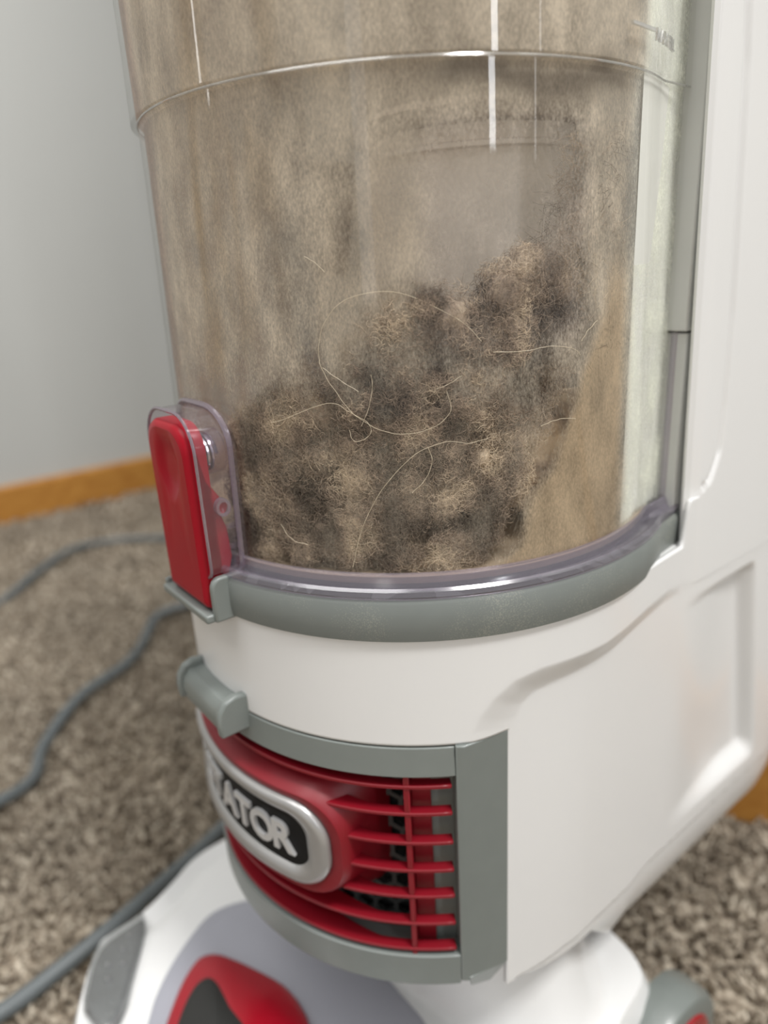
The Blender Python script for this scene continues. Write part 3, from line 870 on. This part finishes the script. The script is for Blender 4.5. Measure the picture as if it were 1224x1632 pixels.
def patch(half, lift, name, mat, crown=0.0, n=4, rim=0.0015, thick=0.004, cx=None, flip=1):
    """rounded raised inlay on the head; half outline (x, y>0) mirrored"""
    hl = [(p.x, p.y) for p in catmull([(a, b, 0) for a, b in half], n)]
    full = hl + [(x, -y) for (x, y) in hl[-2:0:-1]]
    c0 = (sum(p[0] for p in full) / len(full), 0)
    K = [0, .25, .5, .7, .85, .93, .97, 1.0, 1.0]
    def fn(i, j):
        k = K[j]; x = c0[0] + (full[i][0] - c0[0]) * k; y = full[i][1] * k
        z = head_z(x, y) - .0035 + lift + crown * (1 - k * k)
        if j == 6: z -= rim * .25
        if j == 7: z -= rim
        if j == 8: z -= thick
        return (x, y, z)
    return MB().grid(len(full), len(K), fn, cu=True).build(name, mat, V, sharp=70)
patch([(.162, 0), (.153, .02), (.138, .034), (.1287, .0457), (.1171, .056), (.104, .0643), (.0912, .070), (.080, .0690), (.066, .0625), (.054, .055), (.0437, .045), (.0428, .025), (.0425, 0)], 0.0012, 'head_inlay', M_lav, rim=.0006, thick=0.003)
patch([(.150, 0), (.143, .014), (.1325, .0265), (.1198, .0400), (.1105, .0470), (.1040, .0488), (.0975, .0445), (.0912, .0335), (.0845, .0185), (.0812, .0090), (.0803, .0)], 0.0050, 'pedal', M_red, crown=0.006, rim=.0022, thick=0.0055)
patch([(.1420, 0), (.137, .010), (.1290, .0195), (.1190, .0295), (.1115, .0335), (.1065, .0312), (.1046, .0195), (.1024, .0060), (.1018, 0)], 0.0092, 'pedal_pad', M_rubber, crown=0.0035, rim=.0008, thick=0.003)

# lamp window at each front corner of the head
LENS = [(.1560, .0590), (.1519, .0700), (.1402, .0890), (.1215, .0930), (.1165, .0920), (.1195, .0820), (.1246, .0735), (.1345, .0590), (.1420, .0480), (.152, .042)]
M_refl = plastic('lamp_reflector', srgb(150, 152, 153), 0.18, metal=0.6, bump=0.9)
for sgn in (-1, 1):
    cx_, cy_ = sum(p[0] for p in LENS) / 10, sum(p[1] for p in LENS) / 10
    ll = [(p.x, p.y) for p in catmull([(a, b, 0) for a, b in LENS + LENS[:1]], 3)][:-1]
    KK = (0, .5, .85, .96, 1.0, 1.0)
    def lf(i, j, lift=0.004, sh=1.0):
        k = KK[j] * sh; x = cx_ + (ll[i][0] - cx_) * k; y = sgn * (cy_ + (ll[i][1] - cy_) * k)
        z = 0.0712 + lift - .05 * max(0, abs(y) - .058) - (0, 0, 0, .0005, .0015, .006)[j]
        return (x, y, z)
    rf = MB().grid(len(ll), 6, lambda i, j: lf(i, j, 0.0012, .97), cu=True).build('lamp_reflector', M_refl, V)
    MB().grid(len(ll), 6, lf, cu=True).build('lamp_lens', M_lens, rf)
    for (x, y) in ((.1265, .085), (.1315, .0795), (.140, .0755), (.1425, .068), (.1345, .0715)):
        zz = 0.0726 - .05 * max(0, y - .058)
        MB().lathe([(0.0, zz + .0016), (0.0009, zz + .0013), (0.0014, zz + .0004), (0.0014, zz - .0005)], x, sgn * y, 14).build('lamp_bulb', M_metal, rf)

# neck between head and body
MB().lathe([(0.040, 0.066), (0.036, 0.09), (0.036, 0.132)], -0.035, 0, 40).build('neck', M_white, V)

# wheels: grey guard with red hub on each side
for sgn in (-1, 1):
    prof = [(0.0, -.018), (0.0315, -.018), (0.0325, -.014), (0.0325, -.004), (0.0310, -.0010), (0.0290, 0.0), (0.0205, 0.0), (0.0195, -.0008), (0.0, -.0008)]
    wh = MB().lathe([(r, sgn * h) for r, h in prof], axis='y', org=(-0.050, sgn * 0.1095, 0.031), n=56).build('wheel', M_gray, V, sharp=35)
    MB().lathe([(0.0, sgn * .0024), (0.015, sgn * .0021), (0.0225, sgn * .0011), (0.0238, -sgn * .0006)], axis='y', org=(-0.050, sgn * 0.1095, 0.031), n=40).build('wheel_hub', M_red, wh)

# ------------------------------------------------------------------ lint in the bin
LX = [8, 12, 18, 25, 31, 36, 43, 47, 52, 58, 62, 67, 74, 82, 88, 92]
LZ = [.325, .340, .347, .352, .345, .352, .365, .374, .372, .372, .362, .374, .382, .378, .366, .350]
def lint_top(th): return interp(th, LX, LZ)
def lint_right(z): return interp(z, [0.292, 0.30, 0.33, 0.35, 0.37, 0.40], [64, 69, 80, 87, 91, 92])
lm, nt, p = mat_new('lint_fluff')
geo = nt.nodes.new('ShaderNodeNewGeometry')
a_ = nt.nodes.new('ShaderNodeTexNoise'); a_.inputs['Scale'].default_value = 70; a_.inputs['Detail'].default_value = 4
b_ = nt.nodes.new('ShaderNodeTexNoise'); b_.inputs['Scale'].default_value = 900; b_.inputs['Detail'].default_value = 3
for n in (a_, b_): nt.links.new(geo.outputs['Position'], n.inputs['Vector'])
cr = nt.nodes.new('ShaderNodeValToRGB')
e = cr.color_ramp.elements
e[0].position = 0.36; e[0].color = srgb(102, 91, 82)
e[1].position = 0.66; e[1].color = srgb(214, 196, 172)
x_ = e.new(0.5); x_.color = srgb(158, 141, 125)
mxf = nt.nodes.new('ShaderNodeMath'); mxf.operation = 'MULTIPLY_ADD'; mxf.inputs[1].default_value = 0.22
nt.links.new(b_.outputs['Fac'], mxf.inputs[0]); 
sb = nt.nodes.new('ShaderNodeMath'); sb.operation = 'SUBTRACT'; sb.inputs[1].default_value = 0.11
nt.links.new(a_.outputs['Fac'], sb.inputs[0]); nt.links.new(sb.outputs[0], mxf.inputs[2])
nt.links.new(mxf.outputs[0], cr.inputs[0]); nt.links.new(cr.outputs[0], p.inputs['Base Color'])
p.inputs['Roughness'].default_value = 0.95; p.inputs['Specular IOR Level'].default_value = 0.05
# clumps
CORE = 0.78
ico = bmesh.new(); bmesh.ops.create_icosphere(ico, subdivisions=3, radius=1.0)
icv = np.array([v.co[:] for v in ico.verts]); icf = [tuple(v.index for v in f.verts) for f in ico.faces]; ico.free()
lmb = MB(); centers = []
tries = 0
while len(centers) < 190 and tries < 20000:
    tries += 1
    th = rnd.uniform(8, 92); z = rnd.uniform(0.297, 0.38)
    r = rnd.uniform(0.0032, 0.0085)
    if z + r * .7 > lint_top(th) or th > lint_right(z) - 4: continue
    if z > 0.345: r = min(r, .008)
    R0 = 0.0868 - r * rnd.uniform(0.9, 1.7) - (0.004 if th > 70 else 0)
    c = Vector(cyl(R0, th, max(z, .2945 + r * .75)))
    if any((c - q).length < (r + s) * .52 for q, s in centers): continue
    centers.append((c, r))
for (c, r) in centers + [(Vector((0.02 * math.cos(a) - .01, 0.045 * math.sin(a) + .02, 0.305 + .018 * (a % 2))), 0.026) for a in range(7)]:
    sd = rnd.random() * 50
    vv = []
    sq = (rnd.uniform(.8, 1.2), rnd.uniform(.8, 1.2), rnd.uniform(.75, 1.1))
    for q in icv:
        qv = Vector(q)
        k = 1 + 0.34 * noise.fractal(qv * 1.6 + Vector((sd, 0, 0)), .9, 2.1, 4) + .10 * noise.noise(qv * 7 + Vector((sd, 3, 0)))
        P = Vector((c.x + qv.x * r * CORE * k * sq[0], c.y + qv.y * r * CORE * k * sq[1], max(0.2945, c.z + qv.z * r * CORE * k * sq[2])))
        h = math.hypot(P.x, P.y)
        if h > 0.0862: P.x *= .0862 / h; P.y *= .0862 / h
        vv.append(P)
    lmb.add(vv, icf)
lint = lmb.build('lint_pile', lm, None, sharp=0)
lint.rotation_euler = (0, 0, R_(-140))
tag(lint, 'matted brown and grey dust and pet hair heaped inside the clear vacuum bin', 'lint', kind='stuff')
fm = lm.copy(); fm.name = 'lint_fibre'
nt = fm.node_tree; p = nt.nodes['Principled BSDF']
hi = nt.nodes.new('ShaderNodeHairInfo')
hr = nt.nodes.new('ShaderNodeMapRange'); hr.inputs[3].default_value = 0.55; hr.inputs[4].default_value = 1.45
nt.links.new(hi.outputs['Random'], hr.inputs[0])
src = p.inputs['Base Color'].links[0].from_socket
sv = nt.nodes.new('ShaderNodeVectorMath'); sv.operation = 'SCALE'
nt.links.new(src, sv.inputs[0]); nt.links.new(hr.outputs[0], sv.inputs['Scale'])
nt.links.new(sv.outputs[0], p.inputs['Base Color'])
# fuzz: fine curled fibres standing off the clumps
def fibres(n):
    ci = rng.integers(0, len(centers), n)
    C = np.array([c[:] for c, r in centers])[ci]; Rr = np.array([r for c, r in centers])[ci]
    d = rng.normal(size=(n, 3)); d /= np.linalg.norm(d, axis=1)[:, None]
    rad = np.array([c[:2] for c, _ in centers])[ci]; 
    K = 6
    base = C + d * (Rr * (.6 + .75 * rng.random(n) ** .8))[:, None]
    u = rng.normal(size=(n, 3)); u -= d * (u * d).sum(1)[:, None] * .7; u /= np.linalg.norm(u, axis=1)[:, None]
    wv = np.cross(d, u)
    L = rng.uniform(.0015, .006, n); cur = rng.uniform(.8, 4.5, n)
    P = np.zeros((n, K, 3))
    for k in range(K):
        t = k / (K - 1)
        P[:, k] = base + u * (L * np.sin(cur * t) / cur)[:, None] + wv * (L * (1 - np.cos(cur * t)) / cur)[:, None] + d * (L * .15 * t)[:, None]
    h = np.hypot(P[:, :, 0], P[:, :, 1]); f = np.minimum(1, 0.0869 / h)
    P[:, :, 0] *= f; P[:, :, 1] *= f
    P[:, :, 2] = np.maximum(P[:, :, 2], .2945)
    return P
fz_o = add_curves('lint_fibres', fibres(200000), 0.000042, fm, lint)
tag(fz_o, kind='stuff')
# high wisps at the right, and a haze of fibres above the heap
def wisps(n):
    th = rng.uniform(70, 96, n); z = rng.uniform(.345, .412, n)
    keep = (z < np.interp(th, [66, 74, 80, 86, 90, 96], [.372, .380, .384, .396, .412, .415])) & (rng.random(n) < .75)
    th, z = th[keep], z[keep]; n = len(th)
    R = rng.uniform(.070, .0862, n); a = np.radians(th)
    P = np.zeros((n, 5, 3)); d = rng.normal(size=(n, 3)); d /= np.linalg.norm(d, axis=1)[:, None]
    e = rng.normal(size=(n, 3)) * .5
    L = rng.uniform(.001, .004, n)
    for k in range(5):
        t = k / 4
        P[:, k] = np.stack([R * np.cos(a), R * np.sin(a), z], 1) + (d + e * t) * (L * t)[:, None]
    h = np.hypot(P[:, :, 0], P[:, :, 1]); f = np.minimum(1, 0.0866 / h)
    P[:, :, 0] *= f; P[:, :, 1] *= f
    return P
ws = add_curves('lint_wisps', wisps(16000), 0.000030, fm, lint); tag(ws, kind='stuff')

# ------------------------------------------------------------------ long hairs on the inside of the bin
M_hair = plastic('pale_hair', srgb(214, 200, 176), 0.4)
HAIRS = [
 ('long pale hair rising from the base of the bin and bending right over the lint', [(37.5, 0.2968), (39.6, 0.3079), (42.2, 0.3162), (45.3, 0.323), (50.5, 0.3305), (56.1, 0.3333), (60.0, 0.3324), (63.6, 0.3333)]),
 ('long pale hair curled into a wide loop in the middle of the bin', [(62.7, 0.3594), (60.0, 0.3638), (56.7, 0.3671), (50.3, 0.372), (45.1, 0.3733), (39.0, 0.3714), (35.2, 0.3657), (33.9, 0.3587), (34.5, 0.3535), (37.0, 0.3472), (39.7, 0.3419), (44.4, 0.3374), (49.2, 0.3361), (54.1, 0.3378), (56.9, 0.3418), (56.3, 0.3471)]),
 ('short pale hair lying level across the dark lint at the upper right', [(64.8, 0.3563), (70.7, 0.3558), (74.7, 0.3563), (77.2, 0.3562), (81.3, 0.355), (83.3, 0.3529)]),
 ('fine pale hair slanting up just below the level hair at the right', [(74.2, 0.3347), (76.7, 0.3356), (79.4, 0.3358), (82.3, 0.3351)]),
 ('pale hair kinked beside the right end of the wide loop', [(54.6, 0.3478), (56.7, 0.3489), (59.1, 0.3509)]),
 ('pale hair running in a small hook below the left side of the wide loop', [(22.9, 0.3391), (25.7, 0.3402), (32.4, 0.344), (36.2, 0.3449), (39.0, 0.3424), (42.0, 0.3397), (42.6, 0.3369), (41.1, 0.3348), (39.3, 0.3346), (38.6, 0.3376)]),
 ('straight pale hair cutting across the lower left of the wide loop', [(34.4, 0.3546), (37.3, 0.3514), (40.8, 0.348)]),
 ('thin upright pale hair standing inside the wide loop near its bottom', [(40.9, 0.3386), (42.4, 0.3434), (43.3, 0.3491), (43.2, 0.3524)]),
 ('short pale hair curving on bare dusty plastic above the wide loop', [(32.6, 0.3829), (34.4, 0.3813), (36.1, 0.3788)]),
 ('thin pale hair lying in the lint near the bin base, left of the rising hair', [(22.6, 0.3083), (25.0, 0.304), (28.5, 0.3029)]),
 ('faint hair arched over the lint to the right of the rising hair', [(49.5, 0.3194), (52.0, 0.3232), (53.3, 0.3281), (52.7, 0.332)]),
 ('thin pale hair slanting upward at the right edge of the dark lint', [(83.5, 0.3566), (85.1, 0.3592), (87.7, 0.3617)]),
]
for k, (lab, pts) in enumerate(HAIRS):
    P = [bin_pt(q.x, q.y, 0.0009 + .0002 * math.sin(i)) for i, q in enumerate(catmull([(a, b, 0) for a, b in pts], 8))]
    h = MB().tube(P, 0.00007, 5).build('hair', M_hair)
    h.rotation_euler = (0, 0, R_(-140))
    tag(h, lab, 'hair', 'loose hairs on the inside of the bin')

# ------------------------------------------------------------------ power cord
def at_floor(pts): return pts
CORD = [(-.62, .16), (-.600, .30), (-.560, .42), (-.527, .516), (-.516, .59), (-.502, .670), (-.455, .715), (-.394, .715), (-.30, .69), (-.20, .62), (-.19, .54), (-.23, .482), (-.274, .470), (-.305, .452), (-.303, .400), (-.301, .345), (-.322, .285), (-.327, .224), (-.316, .180), (-.335, .140), (-.40, .09), (-.45, .03), (-.42, -.05), (-.33, -.06), (-.265, -.025), (-.239, -.007), (-.214, .015), (-.189, .045), (-.170, .084), (-.149, .122), (-.12, .165), (-.06, .21)]
cp_ = catmull([(x, y, 0.0095 + .004 * math.sin(i * 1.7)) for i, (x, y) in enumerate(CORD)], 10)
cord = MB().tube(cp_, 0.0050, 12).build('power_cord', M_cord)
tag(cord, 'grey rubber power cord winding across the carpet left of the vacuum cleaner', 'power cord')

for nm, lab in (('latch_button', 'glossy red latch button at the front of the clear bin'), ('badge_plate', 'black badge plate with raised silver letters'), ('badge_ring', 'satin silver ring around the black badge'), ('pedal', 'glossy red pedal on the floor head'), ('pedal_pad', 'dark rubber pad set in the red pedal'), ('head_inlay', 'lavender grey inlay on the white floor head'), ('vent_frame', 'grey frame around the red vents'), ('bin_band', 'dusty grey band under the clear bin')):
    o = bpy.data.objects.get(nm)
    if o: o['label'] = lab
